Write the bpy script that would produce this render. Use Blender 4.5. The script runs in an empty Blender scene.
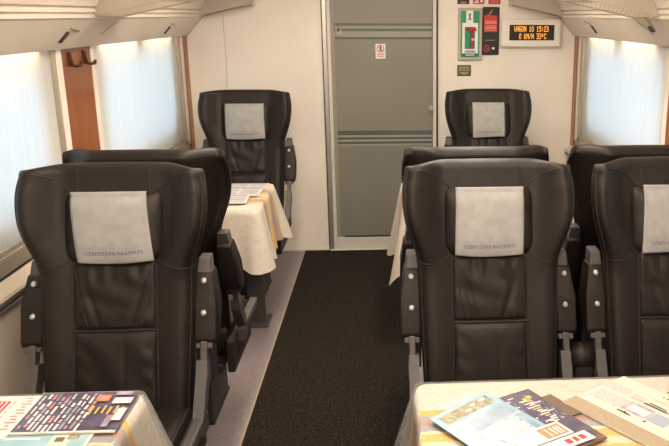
import bpy, bmesh, math, random
from mathutils import Vector, Matrix
random.seed(7)
S = bpy.context.scene
COL = S.collection

# ---------------------------------------------------------------- camera
W, Hh = 669, 446
F, CX, CY = 796.1, 442.85, 233.38
yaw, pitch, roll = .0722, .2685, .0025
fw = Vector((math.sin(yaw)*math.cos(pitch), math.cos(yaw)*math.cos(pitch), -math.sin(pitch)))
rt = Vector((math.cos(yaw), -math.sin(yaw), 0)); up = rt.cross(fw)
r2 = rt*math.cos(roll)+up*math.sin(roll); u2 = -rt*math.sin(roll)+up*math.cos(roll)
cam = bpy.data.cameras.new('camera'); camo = bpy.data.objects.new('camera', cam); COL.objects.link(camo)
m = Matrix((r2, u2, -fw)).transposed().to_4x4(); m.translation = Vector((0, 0, 1.65)); camo.matrix_world = m
cam.sensor_fit = 'HORIZONTAL'; cam.sensor_width = 36; cam.lens = F*36/W
cam.shift_x = (W/2-CX)/W; cam.shift_y = (CY-Hh/2)/W; cam.clip_start = .02
S.camera = camo

# ---------------------------------------------------------------- world, exposure
wd = bpy.data.worlds.new('sky'); S.world = wd; wd.use_nodes = True
bg = wd.node_tree.nodes['Background']; bg.inputs[0].default_value = (.74, .88, 1, 1); bg.inputs[1].default_value = 1.55
LAMP = 29.0          # ceiling strips
COVE = 62.0          # strips above the windows
S.view_settings.view_transform = 'Standard'; S.view_settings.look = 'None'
S.view_settings.gamma = 1; S.view_settings.use_curve_mapping = False; S.view_settings.exposure = 0
S.cycles.use_denoising = True
S.cycles.max_bounces = 8; S.cycles.transparent_max_bounces = 12; S.cycles.sample_clamp_indirect = 6

# ---------------------------------------------------------------- materials
MATS = {}
def nodes_of(name):
    mt = bpy.data.materials.new(name); mt.use_nodes = True
    nt = mt.node_tree; return mt, nt, nt.nodes['Principled BSDF']
def mat(name, col, rough=.5, metal=0, var=0, vscale=8, bump=0, bscale=60, spec=.5, coat=0, col2=None, stretch=(1,1,1), emit=None, estr=0, sheen=0):
    if name in MATS: return MATS[name]
    mt, nt, b = nodes_of(name); L = nt.links
    b.inputs['Base Color'].default_value = (*col, 1); b.inputs['Roughness'].default_value = rough
    b.inputs['Metallic'].default_value = metal; b.inputs['Specular IOR Level'].default_value = spec
    b.inputs['Coat Weight'].default_value = coat; b.inputs['Sheen Weight'].default_value = sheen
    if emit: b.inputs['Emission Color'].default_value = (*emit, 1); b.inputs['Emission Strength'].default_value = estr
    tc = nt.nodes.new('ShaderNodeTexCoord'); mp = nt.nodes.new('ShaderNodeMapping'); mp.inputs['Scale'].default_value = stretch
    L.new(tc.outputs['Object'], mp.inputs[0])
    if var or col2:
        n = nt.nodes.new('ShaderNodeTexNoise'); n.inputs['Scale'].default_value = vscale; n.inputs['Detail'].default_value = 5
        L.new(mp.outputs[0], n.inputs['Vector'])
        r = nt.nodes.new('ShaderNodeValToRGB'); L.new(n.outputs['Fac'], r.inputs[0])
        c2 = col2 or tuple(c*(1-var) for c in col)
        r.color_ramp.elements[0].color = (*c2, 1); r.color_ramp.elements[1].color = (*[min(1, c*(1+var*.5)) for c in col], 1)
        r.color_ramp.elements[0].position = .35; r.color_ramp.elements[1].position = .65
        L.new(r.outputs[0], b.inputs['Base Color'])
    if bump:
        n = nt.nodes.new('ShaderNodeTexNoise'); n.inputs['Scale'].default_value = bscale; n.inputs['Detail'].default_value = 4
        L.new(mp.outputs[0], n.inputs['Vector'])
        bp = nt.nodes.new('ShaderNodeBump'); bp.inputs['Strength'].default_value = bump; bp.inputs['Distance'].default_value = .01
        L.new(n.outputs['Fac'], bp.inputs['Height']); L.new(bp.outputs[0], b.inputs['Normal'])
    MATS[name] = mt; return mt

M_wall = mat('cream wall laminate', (.86, .785, .69), .42, var=.04, vscale=3)
M_side = mat('beige side panel', (.62, .53, .42), .5, var=.05, vscale=4)
M_ceil = mat('cream ceiling', (.80, .72, .60), .55)
M_fascia = mat('cream fascia', (.70, .62, .51), .45, var=.05, vscale=3)
M_wood = mat('red cherry veneer', (.30, .098, .030), .38, col2=(.235, .070, .020), vscale=6, stretch=(6, 6, .6), coat=.15)
M_alu = mat('brushed aluminium', (.62, .58, .52), .35, .9, bump=.05, bscale=300)
M_alud = mat('dull aluminium strip', (.42, .37, .30), .45, .5)
M_track = mat('pale track', (.66, .62, .55), .45, .1)
M_gask = mat('black rubber', (.015, .013, .012), .5)
M_grey = mat('grey brown plastic', (.062, .051, .047), .48, bump=.05, bscale=400)
M_dplas = mat('black plastic', (.022, .018, .018), .5)
M_stud = mat('satin steel', (.50, .47, .44), .4, .3)
def ribbed_mat():
    mt = bpy.data.materials.new('ribbed translucent plastic'); mt.use_nodes = True; nt = mt.node_tree; L = nt.links
    b = nt.nodes['Principled BSDF']; out = nt.nodes['Material Output']; b.inputs['Roughness'].default_value = .4
    tr = nt.nodes.new('ShaderNodeBsdfTranslucent'); mix = nt.nodes.new('ShaderNodeMixShader'); mix.inputs[0].default_value = .5
    tc = nt.nodes.new('ShaderNodeTexCoord'); w = nt.nodes.new('ShaderNodeTexWave'); w.bands_direction = 'DIAGONAL'; w.inputs['Scale'].default_value = 40
    r = nt.nodes.new('ShaderNodeValToRGB'); r.color_ramp.elements[0].color = (.64, .57, .48, 1); r.color_ramp.elements[1].color = (.78, .71, .61, 1)
    L.new(tc.outputs['Object'], w.inputs['Vector']); L.new(w.outputs['Fac'], r.inputs[0]); L.new(r.outputs[0], b.inputs['Base Color']); L.new(r.outputs[0], tr.inputs[0])
    L.new(b.outputs[0], mix.inputs[1]); L.new(tr.outputs[0], mix.inputs[2]); L.new(mix.outputs[0], out.inputs[0]); return mt
M_ribbed = ribbed_mat()
M_ink = mat('dark blue ink', (.05, .05, .11), .8)
M_cloth_ink = mat('pale blue grey ink', (.22, .21, .25), .8)

def leather():
    mt, nt, b = nodes_of('dark brown leather'); L = nt.links
    tc = nt.nodes.new('ShaderNodeTexCoord')
    n = nt.nodes.new('ShaderNodeTexNoise'); n.inputs['Scale'].default_value = 5; n.inputs['Detail'].default_value = 4
    L.new(tc.outputs['Object'], n.inputs['Vector'])
    r = nt.nodes.new('ShaderNodeValToRGB'); r.color_ramp.elements[0].color = (.0085, .0060, .0053, 1); r.color_ramp.elements[1].color = (.0155, .0108, .0090, 1)
    L.new(n.outputs['Fac'], r.inputs[0]); L.new(r.outputs[0], b.inputs['Base Color'])
    b.inputs['Roughness'].default_value = .47; b.inputs['Specular IOR Level'].default_value = .28; b.inputs['Specular Tint'].default_value = (1, .93, .86, 1)
    v = nt.nodes.new('ShaderNodeTexVoronoi'); v.inputs['Scale'].default_value = 260; L.new(tc.outputs['Object'], v.inputs['Vector'])
    n2 = nt.nodes.new('ShaderNodeTexNoise'); n2.inputs['Scale'].default_value = 14; n2.inputs['Detail'].default_value = 5; n2.inputs['Distortion'].default_value = .6
    L.new(tc.outputs['Object'], n2.inputs['Vector'])
    b1 = nt.nodes.new('ShaderNodeBump'); b1.inputs['Strength'].default_value = .12; b1.inputs['Distance'].default_value = .002; L.new(v.outputs['Distance'], b1.inputs['Height'])
    b2 = nt.nodes.new('ShaderNodeBump'); b2.inputs['Strength'].default_value = .22; b2.inputs['Distance'].default_value = .012
    L.new(n2.outputs['Fac'], b2.inputs['Height']); L.new(b1.outputs[0], b2.inputs['Normal']); L.new(b2.outputs[0], b.inputs['Normal'])
    return mt
M_leather = leather()
M_seam = mat('black seam piping', (.012, .009, .009), .6)

def floor_mat():
    mt, nt, b = nodes_of('speckled grey vinyl'); L = nt.links
    tc = nt.nodes.new('ShaderNodeTexCoord')
    v = nt.nodes.new('ShaderNodeTexVoronoi'); v.inputs['Scale'].default_value = 85; L.new(tc.outputs['Object'], v.inputs['Vector'])
    r = nt.nodes.new('ShaderNodeValToRGB'); r.color_ramp.elements[0].position = .16; r.color_ramp.elements[1].position = .30
    r.color_ramp.elements[0].color = (.08, .066, .068, 1); r.color_ramp.elements[1].color = (.235, .195, .195, 1)
    L.new(v.outputs['Distance'], r.inputs[0])
    L.new(r.outputs[0], b.inputs['Base Color']); b.inputs['Roughness'].default_value = .5
    return mt
def runner_mat():
    mt, nt, b = nodes_of('black brown carpet'); L = nt.links
    tc = nt.nodes.new('ShaderNodeTexCoord')
    n = nt.nodes.new('ShaderNodeTexNoise'); n.inputs['Scale'].default_value = 120; n.inputs['Detail'].default_value = 5; n.inputs['Roughness'].default_value = .6; L.new(tc.outputs['Object'], n.inputs['Vector'])
    r = nt.nodes.new('ShaderNodeValToRGB'); r.color_ramp.elements[0].position = .42; r.color_ramp.elements[1].position = .66
    r.color_ramp.elements[0].color = (.007, .0056, .0046, 1); r.color_ramp.elements[1].color = (.045, .034, .026, 1)
    L.new(n.outputs['Fac'], r.inputs[0]); L.new(r.outputs[0], b.inputs['Base Color'])
    bp = nt.nodes.new('ShaderNodeBump'); bp.inputs['Strength'].default_value = .8; bp.inputs['Distance'].default_value = .01
    L.new(n.outputs['Fac'], bp.inputs['Height']); L.new(bp.outputs[0], b.inputs['Normal'])
    b.inputs['Roughness'].default_value = .95; b.inputs['Specular IOR Level'].default_value = .1
    return mt
M_floor = floor_mat(); M_runner = runner_mat()

def blind_mat():
    mt = bpy.data.materials.new('white translucent blind'); mt.use_nodes = True; nt = mt.node_tree; L = nt.links
    for n in list(nt.nodes): nt.nodes.remove(n)
    out = nt.nodes.new('ShaderNodeOutputMaterial'); mix = nt.nodes.new('ShaderNodeMixShader'); mix.inputs[0].default_value = .66
    tr = nt.nodes.new('ShaderNodeBsdfTranslucent'); df = nt.nodes.new('ShaderNodeBsdfDiffuse')
    tc = nt.nodes.new('ShaderNodeTexCoord'); mp = nt.nodes.new('ShaderNodeMapping'); mp.inputs['Scale'].default_value = (1, 1, .04)
    n = nt.nodes.new('ShaderNodeTexNoise'); n.inputs['Scale'].default_value = 120; n.inputs['Detail'].default_value = 3
    r = nt.nodes.new('ShaderNodeValToRGB'); r.color_ramp.elements[0].color = (.78, .80, .81, 1); r.color_ramp.elements[1].color = (.86, .88, .89, 1)
    r.color_ramp.elements[0].position = .3; r.color_ramp.elements[1].position = .7
    L.new(tc.outputs['Object'], mp.inputs[0]); L.new(mp.outputs[0], n.inputs['Vector']); L.new(n.outputs['Fac'], r.inputs[0])
    L.new(r.outputs[0], tr.inputs[0]); L.new(r.outputs[0], df.inputs[0])
    L.new(df.outputs[0], mix.inputs[1]); L.new(tr.outputs[0], mix.inputs[2]); L.new(mix.outputs[0], out.inputs[0])
    return mt
M_blind = blind_mat()

def film_mat(name, rough=.12):
    mt = bpy.data.materials.new(name); mt.use_nodes = True; nt = mt.node_tree; L = nt.links
    for n in list(nt.nodes): nt.nodes.remove(n)
    out = nt.nodes.new('ShaderNodeOutputMaterial'); mix = nt.nodes.new('ShaderNodeMixShader')
    tr = nt.nodes.new('ShaderNodeBsdfTransparent'); tr.inputs[0].default_value = (.97, .97, .97, 1)
    gl = nt.nodes.new('ShaderNodeBsdfGlossy'); gl.inputs['Roughness'].default_value = rough
    fr = nt.nodes.new('ShaderNodeFresnel'); fr.inputs[0].default_value = 1.3
    tc = nt.nodes.new('ShaderNodeTexCoord'); n = nt.nodes.new('ShaderNodeTexNoise'); n.inputs['Scale'].default_value = 11; n.inputs['Detail'].default_value = 3; n.inputs['Distortion'].default_value = 1.2
    L.new(tc.outputs['Object'], n.inputs['Vector'])
    bp = nt.nodes.new('ShaderNodeBump'); bp.inputs['Strength'].default_value = .22; bp.inputs['Distance'].default_value = .02
    L.new(n.outputs['Fac'], bp.inputs['Height']); L.new(bp.outputs[0], gl.inputs['Normal']); L.new(bp.outputs[0], fr.inputs['Normal'])
    L.new(fr.outputs[0], mix.inputs[0]); L.new(tr.outputs[0], mix.inputs[1]); L.new(gl.outputs[0], mix.inputs[2]); tl = nt.nodes.new('ShaderNodeBsdfTranslucent'); tl.inputs[0].default_value = (.9, .9, .88, 1); df = nt.nodes.new('ShaderNodeBsdfDiffuse'); df.inputs[0].default_value = (.9, .9, .88, 1)
    hz = nt.nodes.new('ShaderNodeMixShader'); L.new(tl.outputs[0], hz.inputs[1]); L.new(df.outputs[0], hz.inputs[2])
    m2 = nt.nodes.new('ShaderNodeMixShader'); m2.inputs[0].default_value = .10
    L.new(mix.outputs[0], m2.inputs[1]); L.new(hz.outputs[0], m2.inputs[2]); L.new(m2.outputs[0], out.inputs[0])
    return mt
M_film = film_mat('clear plastic film')

def glass_pane():
    mt = bpy.data.materials.new('window glass'); mt.use_nodes = True; nt = mt.node_tree; L = nt.links
    for n in list(nt.nodes): nt.nodes.remove(n)
    out = nt.nodes.new('ShaderNodeOutputMaterial'); mix = nt.nodes.new('ShaderNodeMixShader'); mix.inputs[0].default_value = .08
    tr = nt.nodes.new('ShaderNodeBsdfTransparent'); tr.inputs[0].default_value = (.95, .97, .97, 1)
    gl = nt.nodes.new('ShaderNodeBsdfGlossy'); gl.inputs['Roughness'].default_value = .02
    L.new(tr.outputs[0], mix.inputs[1]); L.new(gl.outputs[0], mix.inputs[2]); L.new(mix.outputs[0], out.inputs[0]); return mt
M_glass = glass_pane()

def tablecloth_mat():
    """cream damask with a printed band (gold / blue / red) running across the middle of the table, object space y"""
    mt, nt, b = nodes_of('cream printed tablecloth'); L = nt.links
    tc = nt.nodes.new('ShaderNodeTexCoord'); sp = nt.nodes.new('ShaderNodeSeparateXYZ'); L.new(tc.outputs['Object'], sp.inputs[0])
    ab = nt.nodes.new('ShaderNodeMath'); ab.operation = 'ABSOLUTE'; L.new(sp.outputs['Y'], ab.inputs[0])
    n = nt.nodes.new('ShaderNodeTexNoise'); n.inputs['Scale'].default_value = 45; n.inputs['Detail'].default_value = 4; n.inputs['Distortion'].default_value = 1.5
    L.new(tc.outputs['Object'], n.inputs['Vector'])
    rc = nt.nodes.new('ShaderNodeValToRGB'); rc.color_ramp.elements[0].color = (.53, .47, .385, 1); rc.color_ramp.elements[1].color = (.60, .54, .46, 1)
    rc.color_ramp.elements[0].position = .38; rc.color_ramp.elements[1].position = .6; L.new(n.outputs['Fac'], rc.inputs[0])
    rb = nt.nodes.new('ShaderNodeValToRGB'); cr = rb.color_ramp; cr.interpolation = 'CONSTANT'
    cols = [(0, (.62, .52, .38)), (.022, (.62, .38, .09)), (.055, (.70, .60, .42)), (.068, (.30, .29, .30)), (.1, (.48, .20, .12)), (.115, (.30, .29, .30)), (.142, (.62, .38, .09)), (.168, (.70, .6, .45))]
    cr.elements[0].position = 0; cr.elements[0].color = (*cols[0][1], 1); cr.elements[1].position = cols[1][0]; cr.elements[1].color = (*cols[1][1], 1)
    for p, c in cols[2:]:
        e = cr.elements.new(p); e.color = (*c, 1)
    n3 = nt.nodes.new('ShaderNodeTexNoise'); n3.inputs['Scale'].default_value = 40; L.new(tc.outputs['Object'], n3.inputs['Vector'])
    ma = nt.nodes.new('ShaderNodeMath'); ma.operation = 'MULTIPLY_ADD'; ma.inputs[1].default_value = .012; L.new(n3.outputs['Fac'], ma.inputs[0]); L.new(ab.outputs[0], ma.inputs[2])
    L.new(ma.outputs[0], rb.inputs[0])
    lt = nt.nodes.new('ShaderNodeMath'); lt.operation = 'LESS_THAN'; lt.inputs[1].default_value = .172; L.new(ma.outputs[0], lt.inputs[0])
    mx = nt.nodes.new('ShaderNodeMixRGB'); L.new(lt.outputs[0], mx.inputs[0]); L.new(rc.outputs[0], mx.inputs[1]); L.new(rb.outputs[0], mx.inputs[2])
    L.new(mx.outputs[0], b.inputs['Base Color']); b.inputs['Roughness'].default_value = .7
    return mt
M_tcloth = tablecloth_mat()
M_cover = mat('oatmeal nonwoven cloth', (.31, .30, .288), .9, var=.10, vscale=26, bump=.15, bscale=500, spec=.1)

# ---------------------------------------------------------------- mesh helpers
def new_obj(name, me, material, parent=None, smooth=False, loc=None, rz=None):
    o = bpy.data.objects.new(name, me); COL.objects.link(o)
    if material is not None and not me.materials:
        for q in (material if isinstance(material, (list, tuple)) else [material]): me.materials.append(q)
    if parent: o.parent = parent
    if smooth:
        for p in me.polygons: p.use_smooth = True
    if loc is not None: o.location = loc
    if rz is not None: o.rotation_euler.z = rz
    return o
def mesh(name, verts, faces, material, parent=None, smooth=False, **k):
    me = bpy.data.meshes.new(name); me.from_pydata([tuple(v) for v in verts], [], faces); me.validate()
    bm = bmesh.new(); bm.from_mesh(me); bmesh.ops.recalc_face_normals(bm, faces=bm.faces); bm.to_mesh(me); bm.free()
    return new_obj(name, me, material, parent, smooth, **k)
class MB:
    def __init__(s): s.bm = bmesh.new()
    def box(s, x0, x1, y0, y1, z0, z1, bev=0, seg=2, mi=0):
        vs = [s.bm.verts.new(p) for p in ((x0,y0,z0),(x1,y0,z0),(x1,y1,z0),(x0,y1,z0),(x0,y0,z1),(x1,y0,z1),(x1,y1,z1),(x0,y1,z1))]
        fs = [s.bm.faces.new([vs[i] for i in f]) for f in ((3,2,1,0),(4,5,6,7),(0,1,5,4),(1,2,6,5),(2,3,7,6),(3,0,4,7))]
        for f in fs: f.material_index = mi
        if bev:
            es = list({e for f in fs for e in f.edges})
            bmesh.ops.bevel(s.bm, geom=es, offset=bev, segments=seg, profile=.5, affect='EDGES')
        return s
    def cyl(s, p0, p1, r, n=16, r1=None):
        p0, p1 = Vector(p0), Vector(p1); d = p1-p0; q = d.to_track_quat('Z', 'Y').to_matrix().to_4x4(); q.translation = (p0+p1)/2
        bmesh.ops.create_cone(s.bm, cap_ends=True, segments=n, radius1=r, radius2=r if r1 is None else r1, depth=d.length, matrix=q); return s
    def tube(s, pts, r, n=6):
        pts = [Vector(p) for p in pts]; rings = []
        for i, p in enumerate(pts):
            d = (pts[min(i+1, len(pts)-1)]-pts[max(i-1, 0)]).normalized()
            a = d.cross(Vector((0, 1, .01)));
            if a.length < .05: a = d.cross(Vector((1, 0, 0)))
            a.normalize(); b = d.cross(a)
            rings.append([s.bm.verts.new(p+a*r*math.cos(t*2*math.pi/n)+b*r*math.sin(t*2*math.pi/n)) for t in range(n)])
        for A, B in zip(rings, rings[1:]):
            for t in range(n): s.bm.faces.new((A[t], A[(t+1) % n], B[(t+1) % n], B[t]))
        s.bm.faces.new(rings[0][::-1]); s.bm.faces.new(rings[-1]); return s
    def prism(s, poly, axis, a, b):
        """extrude 2-D polygon along axis between a and b"""
        def P(u, v, w): return {'x': (w, u, v), 'y': (u, w, v), 'z': (u, v, w)}[axis]
        A = [s.bm.verts.new(P(u, v, a)) for u, v in poly]; B = [s.bm.verts.new(P(u, v, b)) for u, v in poly]; n = len(poly)
        s.bm.faces.new(A); s.bm.faces.new(B[::-1])
        for i in range(n): s.bm.faces.new((A[i], B[i], B[(i+1) % n], A[(i+1) % n]))
        return s
    def build(s, name, material, parent=None, smooth=False, **k):
        bmesh.ops.recalc_face_normals(s.bm, faces=s.bm.faces)
        me = bpy.data.meshes.new(name); s.bm.to_mesh(me); s.bm.free(); return new_obj(name, me, material, parent, smooth, **k)
def tag(o, label, cat, group=None):
    o['label'] = label; o['category'] = cat
    if group: o['group'] = group
    return o
def struct(o): o['kind'] = 'structure'; return o
def empty(name, loc=(0, 0, 0), rz=0):
    o = bpy.data.objects.new(name, None); COL.objects.link(o); o.location = loc; o.rotation_euler.z = rz; o.empty_display_size = .1; return o
def copy_tree(o, parent=None):
    c = o.copy(); COL.objects.link(c); c.parent = parent
    for ch in list(o.children): copy_tree(ch, c)
    return c
def lerp(tab, x):
    if x <= tab[0][0]: return tab[0][1]
    for (a, va), (b, vb) in zip(tab, tab[1:]):
        if x <= b:
            t = (x-a)/(b-a); t = t*t*(3-2*t) if False else t
            return va+(vb-va)*t
    return tab[-1][1]
def sstep(a, b, x):
    t = max(0, min(1, (x-a)/(b-a))); return t*t*(3-2*t)
def text_mesh(body, size, align='CENTER', spacing=1.0):
    cu = bpy.data.curves.new('t', 'FONT'); cu.body = body; cu.size = size; cu.align_x = align; cu.align_y = 'CENTER'; cu.resolution_u = 2; cu.space_character = spacing
    o = bpy.data.objects.new('t', cu); COL.objects.link(o); bpy.context.view_layer.update()
    me = bpy.data.meshes.new_from_object(o.evaluated_get(bpy.context.evaluated_depsgraph_get()))
    vs = [v.co.copy() for v in me.vertices]; fs = [tuple(p.vertices) for p in me.polygons]
    bpy.data.objects.remove(o); bpy.data.curves.remove(cu); bpy.data.meshes.remove(me)
    return vs, fs

# ================================================================ SETTING
XW = 1.335; YE = 5.57; YB = -2.2; ZC = 2.12
ZS, ZT = .835, 1.514                      # blind bottom / top
struct(MB().box(-1.6, 1.6, YB, YE+.1, -.05, 0).build('floor', M_floor))
struct(MB().box(-1.6, 1.6, YB, YE+.1, ZC, ZC+.05).build('ceiling', M_ceil))
struct(MB().box(-1.6, 1.6, YB-.06, YB, 0, ZC).build('wall_back', M_wall))

def wall_with_holes(name, sx, holes):
    """side wall with rounded window openings; holes = (y0,y1,z0,z1)"""
    bm = bmesh.new(); xi, xo = sx*(XW+.035), sx*(XW+.085)
    def quad(y0, y1, z0, z1):
        for x in (xi, xo): bm.faces.new([bm.verts.new((x, *p)) for p in ((y0, z0), (y1, z0), (y1, z1), (y0, z1))])
    ys = [YB]
    for (a, b, c, d) in holes: ys += [a-.03, b+.03]
    ys.append(YE+.1)
    for i in range(0, len(ys), 2): quad(ys[i], ys[i+1], 0, ZC)
    for (a, b, c, d) in holes:
        A, B, C, D = a-.03, b+.03, c-.03, d+.03
        quad(A, B, 0, C); quad(A, B, D, ZC)
        inner = []; r = .11
        for (cy_, cz_, a0) in ((b-r, d-r, 0), (a+r, d-r, 90), (a+r, c+r, 180), (b-r, c+r, 270)):
            for k in range(9):
                t = math.radians(a0+k*11.25); inner.append((cy_+r*math.cos(t), cz_+r*math.sin(t)))
        outer = []
        my, mz = (a+b)/2, (c+d)/2
        for (y, z) in inner:
            dy, dz = y-my, z-mz; s_ = min((B-A)/2/abs(dy) if dy else 9, (D-C)/2/abs(dz) if dz else 9); outer.append((my+dy*s_, mz+dz*s_))
        n = len(inner)
        for x in (xi, xo):
            I = [bm.verts.new((x, *p)) for p in inner]; O = [bm.verts.new((x, *p)) for p in outer]
            for i in range(n): bm.faces.new((I[i], I[(i+1) % n], O[(i+1) % n], O[i]))
        I = [bm.verts.new((xi, *p)) for p in inner]; J = [bm.verts.new((xo, *p)) for p in inner]
        for i in range(n): bm.faces.new((I[i], I[(i+1) % n], J[(i+1) % n], J[i]))
        # corner fillers of the ring's outer rectangle
        for (cy_, cz_) in ((A, C), (B, C), (A, D), (B, D)):
            near = sorted(outer, key=lambda p: abs(p[0]-cy_)+abs(p[1]-cz_))[:2]
            for x in (xi, xo): bm.faces.new([bm.verts.new((x, *p)) for p in ((cy_, cz_), near[0], near[1])])
    me = bpy.data.meshes.new(name); bmesh.ops.recalc_face_normals(bm, faces=bm.faces); bm.to_mesh(me); bm.free()
    return struct(new_obj(name, me, M_wall))
WIN = [(-.45, 1.36), (1.80, 3.375), (3.84, 5.375)]      # blinds, y ranges
HOLES = [(a+.13, b-.13, .93, 1.445) for a, b in WIN]
for side, sx in (('left', -1), ('right', 1)):
    wall_with_holes('wall_'+side, sx, HOLES if sx < 0 else HOLES[:2]+[(3.83, *HOLES[2][1:])])
wn = 0; tn = 0
for side, sx in (('left', -1), ('right', 1)):
    for i, (a, b) in enumerate(WIN):
        wn += 1
        if sx > 0 and i == 2: a = 3.74
        h = HOLES[i] if not (sx > 0 and i == 2) else (3.83, *HOLES[2][1:])
        p = struct(MB().box(sx*(XW+.068), sx*(XW+.074), h[0]-.01, h[1]+.01, h[2]-.01, h[3]+.01).build('window_%d' % wn, M_glass))
        # fabric blind with slight waviness, hem bar
        nb = 60; vs = []; fs = []
        for k in range(nb+1):
            y = a+.012+(b-a-.024)*k/nb; x = sx*(XW+.004+.0012*math.sin(k*.9)+.0008*math.sin(k*2.3))
            vs += [(x, y, ZS+.012), (x, y, ZT+.04)]
        for k in range(nb): fs.append((2*k, 2*k+1, 2*k+3, 2*k+2))
        bl = empty('window_blind', (0, 0, 0))
        mesh('fabric', vs, fs, M_blind, bl, True)
        MB().box(sx*(XW-.002), sx*(XW+.012), a+.01, b-.01, ZS-.004, ZS+.016, .003).build('hem_bar', M_alud, bl)
        wh = ('behind the camera', 'beside the front row of seats', 'at the end wall')[i]
        tag(bl, 'white translucent pulled-down blind over the %s window %s' % (side, wh), 'blind', 'window blinds')
    # pillars and tracks
    def trim(x0, x1, y0, y1, z0, z1, m_, bev=.002):
        global tn
        tn += 1; return struct(MB().box(min(x0, x1), max(x0, x1), y0, y1, z0, z1, bev).build('trim_%d' % tn, m_))
    PE = 3.80 if sx < 0 else 3.70
    for (y0, y1) in ((1.40, 1.76), (3.435, PE)):
        trim(sx*(XW-.004), sx*(XW+.03), y0, y1, ZS-.06, 1.60, M_wood)
    trim(sx*(XW-.024), sx*(XW+.03), 5.477, YE-.002, ZS-.10, 1.60, M_wood)
    for (y0, y1) in ((1.36, 1.40), (1.76, 1.80), (PE, PE+.04)):
        trim(sx*(XW-.008), sx*(XW+.028), y0, y1, ZS-.03, 1.60, M_wall)
    for (y0, y1, ym) in ((3.375, 3.435, 3.388), (5.375, 5.475, 5.43)):
        trim(sx*(XW-.012), sx*(XW+.028), y0, ym, ZS-.03, 1.60, M_alud)
        trim(sx*(XW-.018), sx*(XW+.028), ym, y1, ZS-.03, 1.60, M_wall if y0 < 5 else M_track)
    # sill mouldings under the windows
    trim(sx*(XW-.012), sx*(XW+.03), YB, YE, .772, ZS-.004, M_alud)
    trim(sx*(XW-.016), sx*(XW+.03), YB, YE, .764, .770, M_gask)
    tn += 1
    struct(MB().prism([(sx*(XW-.016), .763), (sx*(XW+.03), .763), (sx*(XW+.03), .727), (sx*(XW-.05), .727)], 'y', YB, YE).build('trim_%d' % tn, M_side))
    trim(sx*(XW-.062), sx*(XW+.03), YB, YE, .710, .726, M_alu)
    trim(sx*(XW-.050), sx*(XW+.03), YB, YE, .699, .710, M_gask)
    trim(sx*(XW-.064), sx*(XW+.03), YB, YE, .684, .699, M_alu)
    trim(sx*(XW-.05), sx*(XW+.03), YB, YE, .02, .684, M_side, 0)
    struct(MB().box(min(sx*(XW-.06), sx*(XW-.045)), max(sx*(XW-.06), sx*(XW-.045)), YB, YE, 0, .09, .003).build('baseboard_'+side, M_alud))

# end wall with door opening
DL, DR, DZ = -.412, .366, 2.02
def wall_slab(x0, x1, z0, z1): return (x0, x1, YE, YE+.09, z0, z1)
mb = MB()
for bx in ((-1.6, -1.066, 0, ZC), (-1.063, DL, 0, ZC), (DR, 1.6, 0, ZC), (DL, DR, DZ, ZC)): mb.box(*wall_slab(*bx))
mb.box(-1.07, -1.055, YE+.006, YE+.08, 0, ZC)
struct(mb.build('wall_end', M_wall))
struct(MB().box(-1.28, DL-.002, YE-.008, YE, 0, .014, .002).box(DR+.002, 1.28, YE-.008, YE, 0, .014, .002).build('baseboard_end', M_track))

# ---- door
M_frost = mat('frosted grey glass', (.225, .215, .18), .30, var=.05, vscale=2, coat=.25)
M_stripe = mat('clear glass stripe', (.10, .115, .10), .10, coat=.5)
M_stripe2 = mat('pale frosted stripe', (.33, .335, .29), .25)
door = struct(empty('door_1', (0, YE, 0)))
def dpart(name, m_, *boxes, bev=.002):
    mb = MB()
    for b in boxes: mb.box(*b, bev)
    return mb.build(name, m_, door)
dpart('jamb', M_alu, (DL, DL+.026, -.022, .06, 0, DZ)); dpart('jamb', M_track, (DL+.03, DL+.052, -.014, .06, 0, DZ))
dpart('gasket', M_gask, (DL-.007, DL+.0, -.012, .05, 0, DZ))
dpart('jamb', M_track, (DR-.034, DR-.012, -.02, .06, 0, DZ)); dpart('gasket', M_gask, (DR-.012, DR, -.016, .06, 0, DZ))
dpart('header', M_alu, (DL, DR, -.02, .06, DZ-.05, DZ))
dpart('sill_rail', M_track, (DL+.052, DR-.03, -.004, .05, .012, .095)); dpart('threshold', M_alu, (DL, DR, -.03, .06, 0, .012))
gl = dpart('glass_panel', M_frost, (DL+.05, DR-.032, .012, .022, .09, DZ-.04), bev=0)
gx0, gx1 = DL+.078, DR-.04
M_gside = mat('pale glass margin', (.30, .27, .20), .3)
mb = MB(); mb.box(DL+.051, gx0-.002, .009, .0118, .096, DZ-.05); mb.build('glass_margin', M_gside, door)
dpart('lower_seal', M_gask, (gx0+.03, gx1-.1, .004, .012, .096, .106), bev=0)
def band(z0, z1, dark):
    n = len(dark); h = (z1-z0)/n
    for i, d in enumerate(dark):
        MB().box(gx0, gx1, .0085, .0119, z1-(i+1)*h+.001, z1-i*h-.001).build('stripe', M_stripe if d else M_stripe2, door)
band(1.484, 1.592, (1, 0, 1, 0, 0, 1)); band(.757, .865, (1, 1, 0, 1, 0, 1, 0))
# recessed pull in the upper band, small lock
hd = MB().tube([(gx0+.012, .004, 1.585), (gx0+.012, .002, 1.535), (gx0+.018, 0, 1.524), (gx0+.036, 0, 1.524), (gx0+.042, .002, 1.535), (gx0+.042, .004, 1.585)], .004, 8).build('pull_handle', M_alu, door, True)
lk = MB().cyl((.318, .01, 1.02), (.318, -.018, 1.02), .016, 20).build('lock', M_alu, door)
MB().box(.314, .322, -.024, -.017, 1.008, 1.032, .001).build('thumb_turn', M_alu, lk)
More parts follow.
